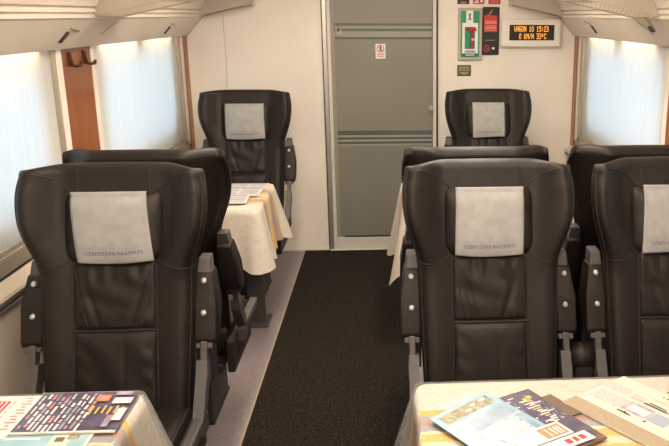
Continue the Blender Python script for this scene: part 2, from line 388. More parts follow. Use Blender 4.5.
# no-entry style sticker
M_white = mat('white print', (.82, .80, .76), .5); M_red = mat('red print', (.55, .035, .025), .45); M_black = mat('black print', (.012, .011, .011), .4)
stk = MB().box(-.060, .008, .0062, .0084, 1.357, 1.456).build('sticker', M_white, door)
def ring(name, cx_, cz_, y, r0, r1, m_, parent, n=28, a0=0, a1=2*math.pi):
    vs = []; fs = []
    for k in range(n+1):
        t = a0+(a1-a0)*k/n
        vs += [(cx_+r0*math.cos(t), y, cz_+r0*math.sin(t)), (cx_+r1*math.cos(t), y, cz_+r1*math.sin(t))]
    for k in range(n): fs.append((2*k, 2*k+1, 2*k+3, 2*k+2))
    return mesh(name, vs, fs, m_, parent)
def flat(name, polys, y, m_, parent):
    vs = []; fs = []
    for p in polys:
        i = len(vs); vs += [(x, y, z) for x, z in p]; fs.append(tuple(range(i, i+len(p))))
    return mesh(name, vs, fs, m_, parent)
def rect(x0, x1, z0, z1): return [(x0, z0), (x1, z0), (x1, z1), (x0, z1)]
ring('prohibition_ring', -.026, 1.423, .0058, .020, .0255, M_red, stk)
flat('pictogram', [[(-.034, 1.405), (-.026, 1.412), (-.02, 1.404), (-.017, 1.406), (-.022, 1.422), (-.017, 1.43), (-.023, 1.438), (-.03, 1.436), (-.034, 1.424), (-.03, 1.42)], rect(-.028, -.021, 1.438, 1.446)], .0056, M_black, stk)
flat('prohibition_bar', [[(-.044, 1.439), (-.041, 1.442), (-.008, 1.408), (-.011, 1.405)]], .0054, M_red, stk)
flat('caption', [rect(-.05, -.003, 1.384, 1.390), rect(-.046, -.006, 1.371, 1.376)], .0056, M_red, stk)

# ---- aisle runner
run = empty('aisle_runner', (0, 0, 0)); tag(run, 'dark brown carpet runner along the aisle to the glass door', 'carpet')
MB().box(-.590, .12, YB+.1, YE-.012, 0, .007, .002).build('pile', M_runner, run)
MB().box(-.600, -.590, YB+.1, YE-.012, 0, .006, .002).build('edge_binding', mat('tan binding', (.33, .26, .19), .8), run)

# ================================================================ RACKS
lat = (( -1.31, 1.512), (-1.302, 1.512), (-1.255, 1.566), (-1.203, 1.628), (-1.192, 1.634), (-1.192, 1.645), (-1.199, 1.648), (-1.199, 1.652), (-1.186, 1.656), (-1.186, 1.668), (-1.193, 1.671), (-1.193, 1.675), (-1.178, 1.680), (-1.17, 1.70), (-1.0, 1.93), (-.75, 2.10), (-.75, 2.119))
def ribs(sx, y0, y1):
    """corrugated sloping underside + front lip"""
    P0, P1 = (sx*1.225, 1.632), (sx*.85, 1.714); n = max(8, int((y1-y0)/.013)); vs = []; fs = []
    for k in range(n*2+1):
        y = y0+(y1-y0)*k/(n*2); d = .0022*(k % 2)
        for (x, z) in (P0, P1): vs.append((x, y, z+d))
    for k in range(n*2): fs.append((2*k, 2*k+1, 2*k+3, 2*k+2))
    return vs, fs
for side, sx in (('left', -1), ('right', 1)):
    rk = empty('luggage_rack', (0, 0, 0)); tag(rk, 'cream overhead luggage rack above the %s windows' % side, 'luggage rack', 'overhead luggage racks')
    for (y0, y1) in ((YB+.05, 3.50), (3.502, YE-.004)):
        prof = [(-sx*x, z) for x, z in lat]; vs = []; fs = []
        for y in (y0, y1):
            for x, z in prof: vs.append((x, y, z))
        n = len(prof)
        for k in range(n-1): fs.append((k, k+1, n+k+1, n+k))
        o = mesh('fascia_panel', vs, fs, M_fascia, rk)
        sm = o.modifiers.new('s', 'SOLIDIFY'); sm.thickness = .004; sm.offset = 0
    for (y0, y1) in ((3.50, 3.88), (5.43, YE-.006)):
        vs, fs = ribs(sx, y0, y1); rp = mesh('ribbed_panel', vs, fs, M_ribbed, rk)
        xs = sorted((sx*.855, sx*.845)); MB().box(xs[0], xs[1], y0, y1, 1.709, 1.75, .002).build('front_lip', M_alu, rp)
        # far end edge trim following the slope
        MB().prism([(sx*1.226, 1.627), (sx*.845, 1.709), (sx*.845, 1.719), (sx*1.226, 1.640)], 'y', y1-.008, y1+.002).build('end_trim', M_track, rp)
        MB().prism([(sx*1.2255, 1.633), (sx*.848, 1.715), (sx*.848, 1.80), (sx*1.1, 1.80), (sx*1.18, 1.70)], 'y', y0, y0+.006).build('end_panel', M_ribbed, rp)
    MB().tube([(sx*1.206, 3.885, 1.627), (sx*1.214, 3.85, 1.611), (sx*1.228, 3.80, 1.594), (sx*1.246, 3.765, 1.573), (sx*1.256, 3.75, 1.561)], .0028).build('panel_seam', M_alud, rk, True)

# cove strip lamps above the windows (two per window)
M_cove = mat('warm strip lamp', (1, .9, .75), .5, emit=(1, .78, .52), estr=COVE)
for side, sx in (('left', -1), ('right', 1)):
    for wi, (a, b) in enumerate(WIN):
        L_ = (b-a)
        for k, (u0, u1) in enumerate(((.07, .46), (.54, .93))):
            y0, y1 = a+u0*L_, a+u1*L_
            lm = empty('window_strip_light', (sx*1.316, (y0+y1)/2, 1.53))
            xs = sorted((-.008, .008)); h = (y1-y0)/2
            MB().box(-.007, .007, -h, h, .004, .012, .001).build('housing', M_track, lm)
            MB().box(-.005, .005, -h+.01, h-.01, -.001, .004, .001).build('diffuser', M_cove, lm)
            tag(lm, 'warm strip light above the %s window %s, %s half' % (side, ('behind the camera', 'of the front row', 'by the end wall')[wi], ('near', 'far')[k]), 'strip light', 'strip lights over windows')

# ceiling strip lamps along the aisle
M_lamp = mat('warm ceiling diffuser', (1, .95, .88), .5, emit=(1, .87, .73), estr=LAMP)
for sx, nm in ((-1, 'left'), (1, 'right')):
    for (y0, y1, nn) in ((-1.9, .1, 'behind the camera'), (.3, 2.5, 'over the front tables'), (2.7, 4.75, 'nearest the end wall')):
        lm = empty('ceiling_light', (sx*.42, (y0+y1)/2, ZC)); h = (y1-y0)/2
        MB().box(-.085, .085, -h, h, -.018, 0, .003).build('housing', M_track, lm)
        MB().box(-.07, .07, -h+.02, h-.02, -.024, -.017, .002).build('diffuser', M_lamp, lm)
        tag(lm, 'long warm ceiling strip lamp %s of the aisle, %s' % (nm, nn), 'ceiling light', 'ceiling strip lamps')

# ================================================================ SEAT
Z0, Z1 = .40, 1.188
HW = [(.38, .220), (.45, .226), (.55, .231), (.65, .235), (.75, .239), (.83, .2405), (.87, .2415), (.90, .248), (.93, .259), (.97, .274), (1.01, .285), (1.05, .2915), (1.08, .2935), (1.11, .2925), (1.14, .289), (1.165, .283), (1.19, .272)]
def hw(z): return (lerp(HW, z-.012)+lerp(HW, z)+lerp(HW, z+.012))/3
def yc(z): return -.182+(z-.45)*.288
def thick(z): return .105-.02*sstep(.8, 1.1, z)
def wingA(z): return .034+.046*sstep(.84, 1.04, z)-.014*sstep(1.1, 1.2, z)
def prof(u, z):
    u = abs(u); return -wingA(z)*sstep(.42+.1*sstep(.8, 1, z), .92, u)+.018*sstep(.9, 1.0, u)
def rnd_e(z): return 2.8+2.2*sstep(.8, .95, z)
def front_y(x, z):
    u = min(1, abs(x)/hw(z)); return yc(z)+thick(z)/2+prof(u, z)-thick(z)/2*(1-u**rnd_e(z))**.5
def make_backrest(parent):
    NU = 44; us = [math.sin(math.pi/2*(-1+2*k/NU)) for k in range(NU+1)]
    rings = []
    lv = [Z0+.02+(Z1-.03-Z0-.02)*k/46 for k in range(47)]
    rows = [(z, 1, 1, 0) for z in lv]
    for k in range(1, 7):
        a = k/6*math.pi/2; rows.append((Z1-.03, math.cos(a), 1-.03*(1-math.cos(a)), .03*math.sin(a)))
    rows = [(Z0+.02, .35, .97, -.02)]+rows
    verts = []; faces = []
    for (z, ts, ws, dz) in rows:
        w = hw(z)*ws; t = thick(z)*max(ts, .06); T = thick(z)
        R = []
        for sgn in (-1, 1):
            seq = us if sgn < 0 else us[::-1][1:-1]
            for u in seq:
                h = (1-abs(u)**rnd_e(z))**.5
                crown = .005*(1-u*u)*sstep(1.0, Z1, z+dz)-.009*abs(u)**8*sstep(1.10, Z1, z+dz)
                R.append(len(verts)); verts.append((w*u, yc(z)+T/2+prof(u, z)+sgn*t/2*h, z+dz+crown))
        rings.append(R)
    for A, B in zip(rings, rings[1:]):
        n = len(A)
        for i in range(n): faces.append((A[i], A[(i+1) % n], B[(i+1) % n], B[i]))
    faces.append(tuple(rings[0])); 
    # close the top with strips between the front and the back line
    T = rings[-1]; n = NU+1; fr = T[:n]; bk = [T[0]]+T[n:][::-1]+[T[n-1]]
    for i in range(n-1):
        f = [fr[i], fr[i+1], bk[i+1], bk[i]]; f2 = []
        for q in f:
            if q not in f2: f2.append(q)
        if len(f2) > 2: faces.append(tuple(f2))
    return mesh('backrest', verts, faces, M_leather, parent, True)
def pad(name, parent, hwid, z0, z1, bulge, fold=None, nx=36, nz=28):
    vs = []; fs = []
    for j in range(nz+1):
        t = -1+2*j/nz; z = (z0+z1)/2+(z1-z0)/2*t
        for i in range(nx+1):
            s = -1+2*i/nx; w = hwid(z) if callable(hwid) else hwid; x = w*s
            d = bulge*(max(0, (1-abs(s)**6)*(1-abs(t)**6)))**.6
            y = front_y(x, z)+.004-.006*(1 if abs(s) < 1 and abs(t) < 1 else 0)-d
            if fold: y -= fold(x, z, s, t)*(1-s**8)*(1-t**8)
            vs.append((x, y, z))
    for j in range(nz):
        for i in range(nx): a = j*(nx+1)+i; fs.append((a, a+1, a+nx+2, a+nx+1))
    return mesh(name, vs, fs, M_leather, parent, True)
rnd = [random.uniform(0, 6.28) for _ in range(12)]
def fold_up(x, z, s, t):
    f = sstep(-.2, .95, t)
    g = math.sin(x*150+rnd[0]+2*math.sin(z*20))*.0017+math.sin(x*87+rnd[1]+z*18)*.0022
    diag = .004*math.exp(-((abs(x)-.045-(z-.70)*.33)/.010)**2)*(1-f*.6)
    return 1.7*g*f*f+.0018*math.sin(x*40+z*60+rnd[2])-diag*1.5+.0012*math.sin(z*95+x*22+rnd[6])*(1-f)
def fold_lo(x, z, s, t):
    e = sstep(.45, 1, abs(s))
    return .0024*math.sin(z*105+rnd[3]+8*s)*e+.0018*math.sin(x*55+z*30+rnd[4])+.0022*math.exp(-((x-.028)/.006)**2)*(-1)
PZ0, PZ1, PW = .897, 1.108, .150
def pil_d(x, z):
    s = min(1, abs(x)/PW); t = min(1, abs((z-(PZ0+PZ1)/2)/((PZ1-PZ0)/2))); return .042*((1-s**3.2)*(1-t**4))**.5
def pil_base(z): return front_y(0, z)+.004
def pil_front(x, z): return pil_base(z)-pil_d(x, z)
def make_pillow(parent):
    nx, nz = 32, 26; vs = []; fs = []
    for j in range(nz+1):
        t = math.sin(math.pi/2*(-1+2*j/nz)); z = (PZ0+PZ1)/2+(PZ1-PZ0)/2*t
        for i in range(nx+1):
            s = math.sin(math.pi/2*(-1+2*i/nx)); wz = PW*(1-.06*sstep(.6, 1, -t)-.0*t)*(1-.10*abs(t)**8)
            x = wz*s; y = pil_base(z)+.03*0-.042*((1-min(1, abs(s))**3.2)*(1-abs(t)**4))**.5
            y += .0015*math.sin(x*60+z*70)*(1-s*s)
            vs.append((x, y, z))
    for j in range(nz):
        for i in range(nx): a = j*(nx+1)+i; fs.append((a, a+1, a+nx+2, a+nx+1))
    # back wall
    o = mesh('headrest_pillow', vs, fs, M_leather, parent, True)
    sm = o.modifiers.new('s', 'SOLIDIFY'); sm.thickness = .004; sm.offset = -1
    return o
def on_front(pts, off=.002, n=10):
    out = []
    for (a, b) in zip(pts, pts[1:]):
        for k in range(n):
            t = k/n; x = a[0]+(b[0]-a[0])*t; z = a[1]+(b[1]-a[1])*t; out.append((x, front_y(x, z)-off, z))
    x, z = pts[-1]; out.append((x, front_y(x, z)-off, z)); return out
def bez(p0, p1, p2, n=6):
    return [((1-t)**2*p0[0]+2*t*(1-t)*p1[0]+t*t*p2[0], (1-t)**2*p0[1]+2*t*(1-t)*p1[1]+t*t*p2[1]) for t in [k/n for k in range(n+1)]]

def make_armrest(seat, s):
    """raised armrest at side s, seat local frame"""
    cx_ = s*.265; y0, y1 = -.030, .045
    # leather pad: D-shaped side outline
    mb = MB(); pts = []
    z0, z1 = .630, .846
    out = [(y0+.004, z1), (y0, z1-.012), (y0-.004, .75), (y0, z0+.016), (y0+.012, z0), (y1+.01, z0+.01), (y1+.034, z0+.06), (y1+.03, .74), (y1+.012, z1-.014), (y1-.004, z1)]
    mb.prism(out, 'x', cx_-.031, cx_+.031)
    bmesh.ops.bevel(mb.bm, geom=list(mb.bm.edges), offset=.007, segments=3, profile=.5, affect='EDGES', clamp_overlap=True)
    # slight lean of the pad: top narrower
    for v in mb.bm.verts:
        k = sstep(.74, .86, v.co.z); v.co.x = cx_+(v.co.x-cx_)*(1.08-.28*k)+s*.004-s*.006*k
    a = mb.build('armrest', M_leather, seat, True)
    for z in (.822, .727):
        b = MB().cyl((cx_, y0-.001, z), (cx_, y0-.009, z), .0092, 18, .0072).build('button', M_stud, a, True)
    nub = MB().box(cx_-.023-s*.004, cx_+.023-s*.004, y0+.006, y1-.004, .840, .888, .006)
    for v in nub.bm.verts:
        k = (v.co.z-.84)/.048; v.co.x = cx_-s*.004+(v.co.x-cx_+s*.004)*(1-.22*k); v.co.y -= .0
    nub.build('end_cap', M_grey, a)
    br = MB().box(cx_-.011, cx_+.011, -.030, .010, .515, .640, .004)
    br.cyl((cx_-.014, -.010, .530), (cx_+.014, -.010, .530), .029, 24)
    br.box(cx_-.026, cx_+.026, -.024, .03, .618, .634, .003)
    hb = br.build('hinge_bracket', M_grey, a)
    for o in [a]+list(a.children):
        for v in o.data.vertices: v.co.y += (v.co.z-.821)*.40
    return a
def make_seat():
    seat = empty('train_seat')
    br = make_backrest(seat)
    pad('upper_back_pad', seat, lambda z: .122+.006*math.sin((z-.69)*14), .692, .900, .010, fold_up)
    pad('lower_back_pad', seat, lambda z: .124+.004*sstep(.6, .45, z), .440, .688, .014, fold_lo)
    make_pillow(seat)
    # piping / stitched seams
    sm = MB()
    for s in (-1, 1):
        sm.tube(on_front([(s*x, z) for x, z in bez((.238, 1.174), (.172, 1.158), (.128, 1.108))], .0018, 3), .0022)
        sm.tube(on_front([(s*.112, 1.176), (s*.109, 1.10)], .0018), .0016)
        sm.tube(on_front([(s*x, z) for x, z in bez((.136, .90), (.19, .872), (.2435, .878))], .0016, 3), .0018)
        sm.tube(on_front([(s*x, z) for x, z in bez((.128, .89), (.130, .66), (.130, .43), 12)], .0022, 3), .0026)
        # rim piping of wing and bolster
        sm.tube([(s*hw(z)*.965, front_y(hw(z)*.965, z)-.0012, z) for z in [.44+.73*k/60 for k in range(61)]], .0020)
        sm.tube([(p[0], p[1]-.010, p[2]) for p in on_front([(s*x, z) for x, z in bez((.118, .88), (.105, .76), (.078, .70))], .002, 2)], .0016)
    sm.tube([(x, front_y(x, .690)-.003, .690) for x in [-.13+.26*k/20 for k in range(21)]], .0030)
    sm.build('piping', M_seam, seat, True)
    # cushion with front roll and two side bolsters
    def shape(mb, z_top):
        return mb
    cu = MB().box(-.225, .225, -.53, -.125, .315, .452, .035, 5)
    cu.build('seat_cushion', M_leather, seat, True)
    for s in (-1, 1): MB().tube([(s*.218, -.51+.37*k/12, .441) for k in range(13)], .0032).build('cushion_piping', M_seam, seat, True)
    MB().box(-.20, .20, -.50, -.06, .275, .318, .01).build('cushion_pan', M_dplas, seat)
    for s in (-1, 1):
        make_armrest(seat, s)
        fr = MB()
        xs = sorted((s*.243, s*.277))
        fr.prism([(-.240, .42), (-.192, .42), (-.094, .53), (-.088, .575), (-.125, .585), (-.150, .545)], 'x', *xs)
        fr.box(xs[0], xs[1], -.51, -.195, .398, .436, .006)
        fr.box(xs[0], xs[1], -.235, -.16, .37, .43, .006)
        fr.build('side_frame', M_grey, seat)
        MB().box(min(s*.215, s*.245), max(s*.215, s*.245), -.48, -.08, .27, .405, .006).build('side_skirt', M_dplas, seat)
    sh = MB().box(-.20, .20, -.02, .10, .30, .62, .03, 3).build('back_shell', M_dplas, seat)
    pd = MB().box(-.125, .125, -.49, -.16, .012, .28, .008).build('pedestal', M_dplas, seat)
    MB().box(-.13, .13, -.495, -.155, 0, .013, .003).build('base_plate', M_dplas, pd)
    return seat
seat0 = make_seat()
SEATS = [
    (-.856, 2.51, 0, 'dark leather single seat behind the left front table, facing the camera', True, -.012, .116),
    (.329, 2.51, 0, 'dark leather aisle seat behind the right front table, facing the camera', True, .003, .115),
    (.944, 2.51, 0, 'dark leather seat cut off by the right picture edge, facing the camera', True, .006, .115),
    (-.858, 2.885, math.pi, 'dark leather seat turned away, right behind the left front seat', False, 0, 0),
    (.331, 2.885, math.pi, 'dark leather seat turned away, right behind the right aisle seat', False, 0, 0),
    (.946, 2.885, math.pi, 'dark leather seat turned away beside the right window', False, 0, 0),
    (-.869, 5.06, 0, 'dark leather seat against the end wall left of the glass door', True, -.004, .122),
    (.652, 5.06, 0, 'dark leather seat against the end wall under the information display', True, 0, .108),
]
txt = text_mesh('UZBEKISTAN RAILWAYS', .0175, spacing=1.12)
def headcover(x, y, rz, label, shear, hwid):
    root = empty('headrest_cover', (x, y, 0), rz)
    zt = PZ1; zb = .902; nx, nz = 24, 30; vs = []; fs = []
    def cf(px, z): return pil_front(px*.96, max(z, PZ0+.012) if z < PZ1-.008 else PZ1-.008)-.0035
    def pos(s, z):
        t = (zt-z)/(zt-zb); px = s*hwid+shear*(1-2*t); w = .0015*math.sin(s*5+1+x*9)*t
        return px, cf(s*hwid, z)-w-.006*sstep(.86, 1, t), z-.003*math.sin(s*2.5+x*5)*t
    rows = [('b', k) for k in range(6)]+[('f', k) for k in range(nz+1)]
    for kind, k in rows:
        for i in range(nx+1):
            s = -1+2*i/nx
            if kind == 'f':
                vs.append(pos(s, zt-(zt-zb)*k/nz))
            else:
                q = k/6; px, py, pz = pos(s, zt); vs.append((px, front_y(0, zt)-.004+(py-front_y(0, zt)+.004)*q, zt+.004*math.sin(q*math.pi)))
    for j in range(len(rows)-1):
        for i in range(nx): a = j*(nx+1)+i; fs.append((a, a+1, a+nx+2, a+nx+1))
    c = mesh('cloth', vs, fs, M_cover, root, True)
    sm = c.modifiers.new('s', 'SOLIDIFY'); sm.thickness = .0012; sm.offset = 0
    # print: lettering, emblem, thin upper line
    k = hwid/.116
    def lay(px, z): 
        s = (px-0)/hwid; q = pos(s, z); return (q[0], q[1]-.0016, q[2])
    zl = .934
    mesh('lettering', [lay(v.x*.84*k, zl+v.y) for v in txt[0]], txt[1], M_ink, root)
    ev = []; ef = []
    def add(poly):
        i = len(ev); ev.extend(lay(px, z) for px, z in poly); ef.append(tuple(range(i, i+len(poly))))
    n = 0
    for sd in (-1, 1):                        # small script line left and right of the emblem
        xx = .019
        while xx < .078:
            w = .0035+.0025*((n*7) % 3)/2; h = .0045 if n % 3 else .006
            add(rect(sd*xx if sd > 0 else -xx-w, sd*xx+w if sd > 0 else -xx, zl+.013, zl+.013+h*.55)); xx += w+.0022; n += 1
        add(rect(min(sd*.016, sd*.082), max(sd*.016, sd*.082), zl+.0195, zl+.0205))
    mesh('small_line', ev, ef, M_cloth_ink, root)
    ev = []; ef = []
    for sd in (-1, 1):                        # winged rail emblem
        add([(sd*.001, zl+.012), (sd*.004, zl+.012), (sd*.007, zl+.022), (sd*.004, zl+.022)])
        add([(sd*.001, zl+.023), (sd*.009, zl+.025), (sd*.011, zl+.030), (sd*.002, zl+.027)])
        add([(sd*.001, zl+.029), (sd*.006, zl+.032), (sd*.004, zl+.035), (sd*.001, zl+.033)])
    mesh('emblem', ev, ef, M_cloth_ink, root)
    return tag(root, label, 'headrest cover', 'headrest covers')
COVER_LABELS = {0: 'oatmeal printed headrest cover on the left front seat', 1: 'oatmeal printed headrest cover on the right front aisle seat',
                2: 'oatmeal headrest cover cut off by the right picture edge', 6: 'pale headrest cover on the seat left of the glass door', 7: 'pale headrest cover on the seat under the information display'}
for i, (x, y, rz, lab, cov, sh_, cw) in enumerate(SEATS):
    o = seat0 if i == 0 else copy_tree(seat0)
    o.location = (x, y, 0); o.rotation_euler.z = rz; o.scale.x = (1.0, .958, .958, 1.0, .94, .94, .978, .945)[i]; tag(o, lab, 'seat', 'leather train seats')
    if cov: hc = headcover(x, y, rz, COVER_LABELS[i], sh_, cw); hc.scale.x = o.scale.x
# shared cylinder housing between the two right front seats
for (yy, lab) in ((2.50, 'black rounded spacer between the two right front seats'), (2.895, 'black rounded spacer between the two right seats turned away')):
    t = empty('seat_spacer', (.643, yy, 0)); tag(t, lab, 'seat spacer', 'seat spacers')
    MB().cyl((-.039, -.070, .540), (.039, -.070, .540), .052, 28).build('drum', M_leather, t, True)
    MB().box(-.03, .03, -.12, -.03, .0, .53, .004).build('post', M_dplas, t)

# ================================================================ TABLES
TZ = .712
def perimeter(x0, x1, y0, y1, r, n):
    """closed rounded-rectangle path, returns (x, y, nx, ny, cornerness, s)"""
    P = []
    def seg(ax, ay, bx, by, nx_, ny_, k):
        for i in range(k): t = i/k; P.append((ax+(bx-ax)*t, ay+(by-ay)*t, nx_, ny_, 0.0))
    def arc(cx_, cy_, a0):
        for i in range(7):
            a = math.radians(a0+90*i/7); P.append((cx_+r*math.cos(a), cy_+r*math.sin(a), math.cos(a), math.sin(a), math.sin(math.pi*(i+.0)/7)))
    nx_ = max(6, int((x1-x0)/n)); ny_ = max(6, int((y1-y0)/n))
    seg(x0+r, y0, x1-r, y0, 0, -1, nx_); arc(x1-r, y0+r, -90); seg(x1, y0+r, x1, y1-r, 1, 0, ny_); arc(x1-r, y1-r, 0)
    seg(x1-r, y1, x0+r, y1, 0, 1, nx_); arc(x0+r, y1-r, 90); seg(x0, y1-r, x0, y0+r, -1, 0, ny_); arc(x0+r, y0+r, 180)
    return P
def drape(name, hx0, hx1, hy, drop, m_, parent=None, flare=.034, amp=.019, freq=40, seed=0, off=0, corner=.05, aisle=0, top=True, loc=None, wallside=None, r=.03):
    P = perimeter(hx0-off, hx1+off, -hy-off, hy+off, r, .016); n = len(P); K = 12; vs = []; fs = []
    s = 0; prev = None; ss = []
    for p in P:
        if prev: s += math.hypot(p[0]-prev[0], p[1]-prev[1])
        ss.append(s); prev = p
    tot = s+math.hypot(P[0][0]-P[-1][0], P[0][1]-P[-1][1])
    def per(f): return 2*math.pi*round(f*tot/(2*math.pi))/tot
    f1, f2, f3 = per(freq), per(freq*.47), per(freq*1.9)
    # smoothed corner weight
    cw = [0]*n
    for i in range(n):
        if P[i][4] > .3:
            for d in range(-9, 10): cw[(i+d) % n] = max(cw[(i+d) % n], 1-abs(d)/10)
    for k in range(K+1):
        t = k/K
        for i, p in enumerate(P):
            q = math.sin(ss[i]*f1+seed)*.6+math.sin(ss[i]*f2+seed*2.1)*.5+math.sin(ss[i]*f3+seed*.7)*.2
            wl = 1.0
            if wallside and ((wallside > 0 and p[0] > hx1-.05) or (wallside < 0 and p[0] < hx0+.05)): wl = 0.0
            o = (.004*min(1, k)+flare*t+amp*q*t**1.2+corner*cw[i]*t)*wl
            z = -.006*(1-math.cos(min(1, k)*math.pi/2))-drop*t*(1+.10*cw[i]+.03*q+aisle*(p[2]**2 if (wallside and p[2]*wallside < 0) else 0))
            vs.append((p[0]+p[2]*o, p[1]+p[3]*o, z+off))
    for k in range(K):
        for i in range(n): a = k*n+i; b = k*n+(i+1) % n; fs.append((a, b, b+n, a+n))
    m0 = 0
    for ins in (.004, .014):
        m1 = len(vs)
        for p in P:
            vs.append((min(max(p[0], hx0-off+ins), hx1+off-ins), min(max(p[1], -hy-off+ins), hy+off-ins), off+.0004*(ins > .01)))
        for i in range(n): fs.append((m0+i, m0+(i+1) % n, m1+(i+1) % n, m1+i))
        m0 = m1
    fs.append(tuple(range(m0, m0+n)))
    return mesh(name, vs, fs, m_, parent, True, loc=loc)
M_ttop = mat('grey laminate', (.30, .27, .25), .4)
def table(cx0, cx1, yc_, label, clabel, side, film, flabel='', seed=0, aisle=0, amp=.019, drop=.275, legx=None):
    hy = .312; mx = cx0 if side < 0 else cx1
    t = empty('folding_table', (0, yc_, 0)); tag(t, label, 'table', 'tables between facing seats')
    MB().box(cx0+.004, cx1-.004, -hy+.004, hy-.004, TZ-.028, TZ-.001, .008).build('table_top', M_ttop, t)
    lg = MB().box(legx-.045, legx+.045, -.03, .03, 0, TZ-.028, .006).build('leg', M_grey, t)
    MB().box(legx-.07, legx+.07, -.09, .09, 0, .014, .004).build('foot', M_grey, lg)
    MB().box(min(mx, mx+.03*side), max(mx, mx+.03*side), -.2, .2, TZ-.09, TZ-.03, .004).build('wall_bracket', M_grey, t)
    c = drape('tablecloth', cx0, cx1, hy, drop, M_tcloth, seed=seed, aisle=aisle, amp=amp, wallside=-1 if side < 0 else 1, loc=(0, yc_, TZ+.004))
    tag(c, clabel, 'tablecloth', 'printed tablecloths')
    if film:
        fo = drape('plastic_cover', cx0, cx1, hy, drop+.03, M_film, seed=seed+1.3, wallside=-1 if side < 0 else 1, loc=(0, yc_, TZ+.004), off=.004, flare=.046, amp=.014, freq=40, corner=.06, r=.016)
        tag(fo, flabel, 'plastic cover', 'clear table covers')
YN, YM = 1.592, 4.197
table(-1.268, -.626, YN, 'small fold-down table in front of the left front seat', 'cream printed tablecloth under the dense text magazine at lower left', -1, True, 'clear plastic film over the left front tablecloth', 1.0, legx=-.72)
table(.070, 1.268, YN, 'wide table in front of the right front seats', 'cream tablecloth with gold stripes under the newspapers at lower right', 1, True, 'clear shiny plastic film over the right front tablecloth', 2.2, legx=.40)
table(-1.268, -.640, YM, 'small fold-down table before the seat left of the door', 'cream tablecloth hanging towards the aisle before the seat left of the door', -1, False, '', 3.1, legx=-.725)
table(.085, 1.268, YM, 'wide table before the seat under the display', 'cream tablecloth corner showing beside the glass door, behind the right aisle seat', 1, False, '', .4, aisle=.42, amp=.007, legx=.42)

# ================================================================ PAPERS
PT = TZ+.0085
def paper(name, label, cat, o, d1, l1, d2, l2, z, th, base, prints, group=None, curl=0):
    """sheet with corner o (xy), unit dirs d1,d2, sizes l1,l2; prints (u0,u1,v0,v1,mat) along d1,d2 in metres or polygons"""
    d1 = Vector((*d1, 0)).normalized(); d2 = Vector((*d2, 0)).normalized(); O = Vector((*o, z))
    ctr = O+d1*l1/2+d2*l2/2
    def P(u, v, h): return O+d1*u+d2*v+Vector((0, 0, h))-ctr
    root = empty(name, ctr); tag(root, label, cat, group)
    n = 8; vs = []; fs = []
    for h in (0, th):
        for i in range(n+1):
            for j in range(n+1): vs.append(P(l1*i/n, l2*j/n, h))
    m1 = (n+1)**2
    for b in (0, m1):
        for i in range(n):
            for j in range(n): a = b+i*(n+1)+j; fs.append((a, a+1, a+n+2, a+n+1))
    bd = [i*(n+1) for i in range(n+1)]+[n*(n+1)+j for j in range(1, n+1)]+[i*(n+1)+n for i in range(n-1, -1, -1)]+[j for j in range(n-1, 0, -1)]
    for a, b in zip(bd, bd[1:]+bd[:1]): fs.append((a, b, b+m1, a+m1))
    mesh('pages', vs, fs, base, root)
    mats = []; pv = []; pf = []; pm = []
    for li, pr in enumerate(prints):
        if pr[4] not in mats: mats.append(pr[4])
        i = len(pv); hh = th+.0004+.00006*li
        pv += [P(pr[0], pr[2], hh), P(pr[1], pr[2], hh), P(pr[1], pr[3], hh), P(pr[0], pr[3], hh)]; pf.append((i, i+1, i+2, i+3)); pm.append(mats.index(pr[4]))
    if pf:
        me = bpy.data.meshes.new('print'); me.from_pydata([tuple(v) for v in pv], [], pf); me.update()
        for q in mats: me.materials.append(q)
        for p, k in zip(me.polygons, pm): p.material_index = k
        bm = bmesh.new(); bm.from_mesh(me); 
        for f in bm.faces:
            if f.normal.z < 0: f.normal_flip()
        bm.to_mesh(me); bm.free(); new_obj('print', me, None, root)
    return root
M_paper = mat('newsprint', (.55, .49, .41), .7, var=.04, vscale=20); M_pwhite = mat('white paper', (.64, .59, .54), .5)
M_purple = mat('dark violet cover', (.06, .052, .09), .3, col2=(.10, .085, .13), vscale=30); M_sky = mat('light blue cover', (.15, .25, .34), .28, col2=(.30, .40, .46), vscale=14)
M_type = mat('grey type', (.36, .33, .30), .7, col2=(.50, .46, .42), vscale=160); M_yel = mat('yellow print', (.62, .40, .07), .5); M_pink = mat('pink red print', (.58, .22, .20), .5)
M_green = mat('green garden print', (.12, .16, .06), .5, col2=(.36, .30, .22), vscale=60); M_lav = mat('lavender photo', (.22, .17, .22), .5, col2=(.42, .38, .42), vscale=30)
M_bluegrey = mat('blue grey panel', (.27, .31, .36), .6); M_brown = mat('brown card', (.13, .085, .055), .6); M_tan = mat('shaded newsprint fold', (.30, .235, .155), .7, var=.1, vscale=150)  # tan: newsprint fold with its shade put into the colour
M_teal = mat('teal brochure', (.22, .38, .42), .35, col2=(.30, .45, .48), vscale=20); M_orange = mat('orange red print', (.72, .18, .08), .5)
def collage_mat():
    mt, nt, b = nodes_of('pale figure collage print'); L = nt.links; tc = nt.nodes.new('ShaderNodeTexCoord')
    v = nt.nodes.new('ShaderNodeTexNoise'); v.inputs['Scale'].default_value = 55; v.inputs['Detail'].default_value = 3; v.inputs['Distortion'].default_value = 2; L.new(tc.outputs['Object'], v.inputs['Vector'])
    r = nt.nodes.new('ShaderNodeValToRGB'); cr = r.color_ramp; cr.elements[0].position = .36; cr.elements[0].color = (.17, .26, .35, 1); cr.elements[1].position = .66; cr.elements[1].color = (.62, .60, .58, 1)
    for p, c in ((.45, (.40, .44, .48)), (.5, (.60, .57, .52)), (.55, (.50, .30, .20)), (.59, (.62, .55, .45))):
        e = cr.elements.new(p); e.color = (*c, 1)
    L.new(v.outputs['Fac'], r.inputs[0]); L.new(r.outputs[0], b.inputs['Base Color']); b.inputs['Roughness'].default_value = .35; return mt
M_collage = collage_mat()
rr = random.Random(3)
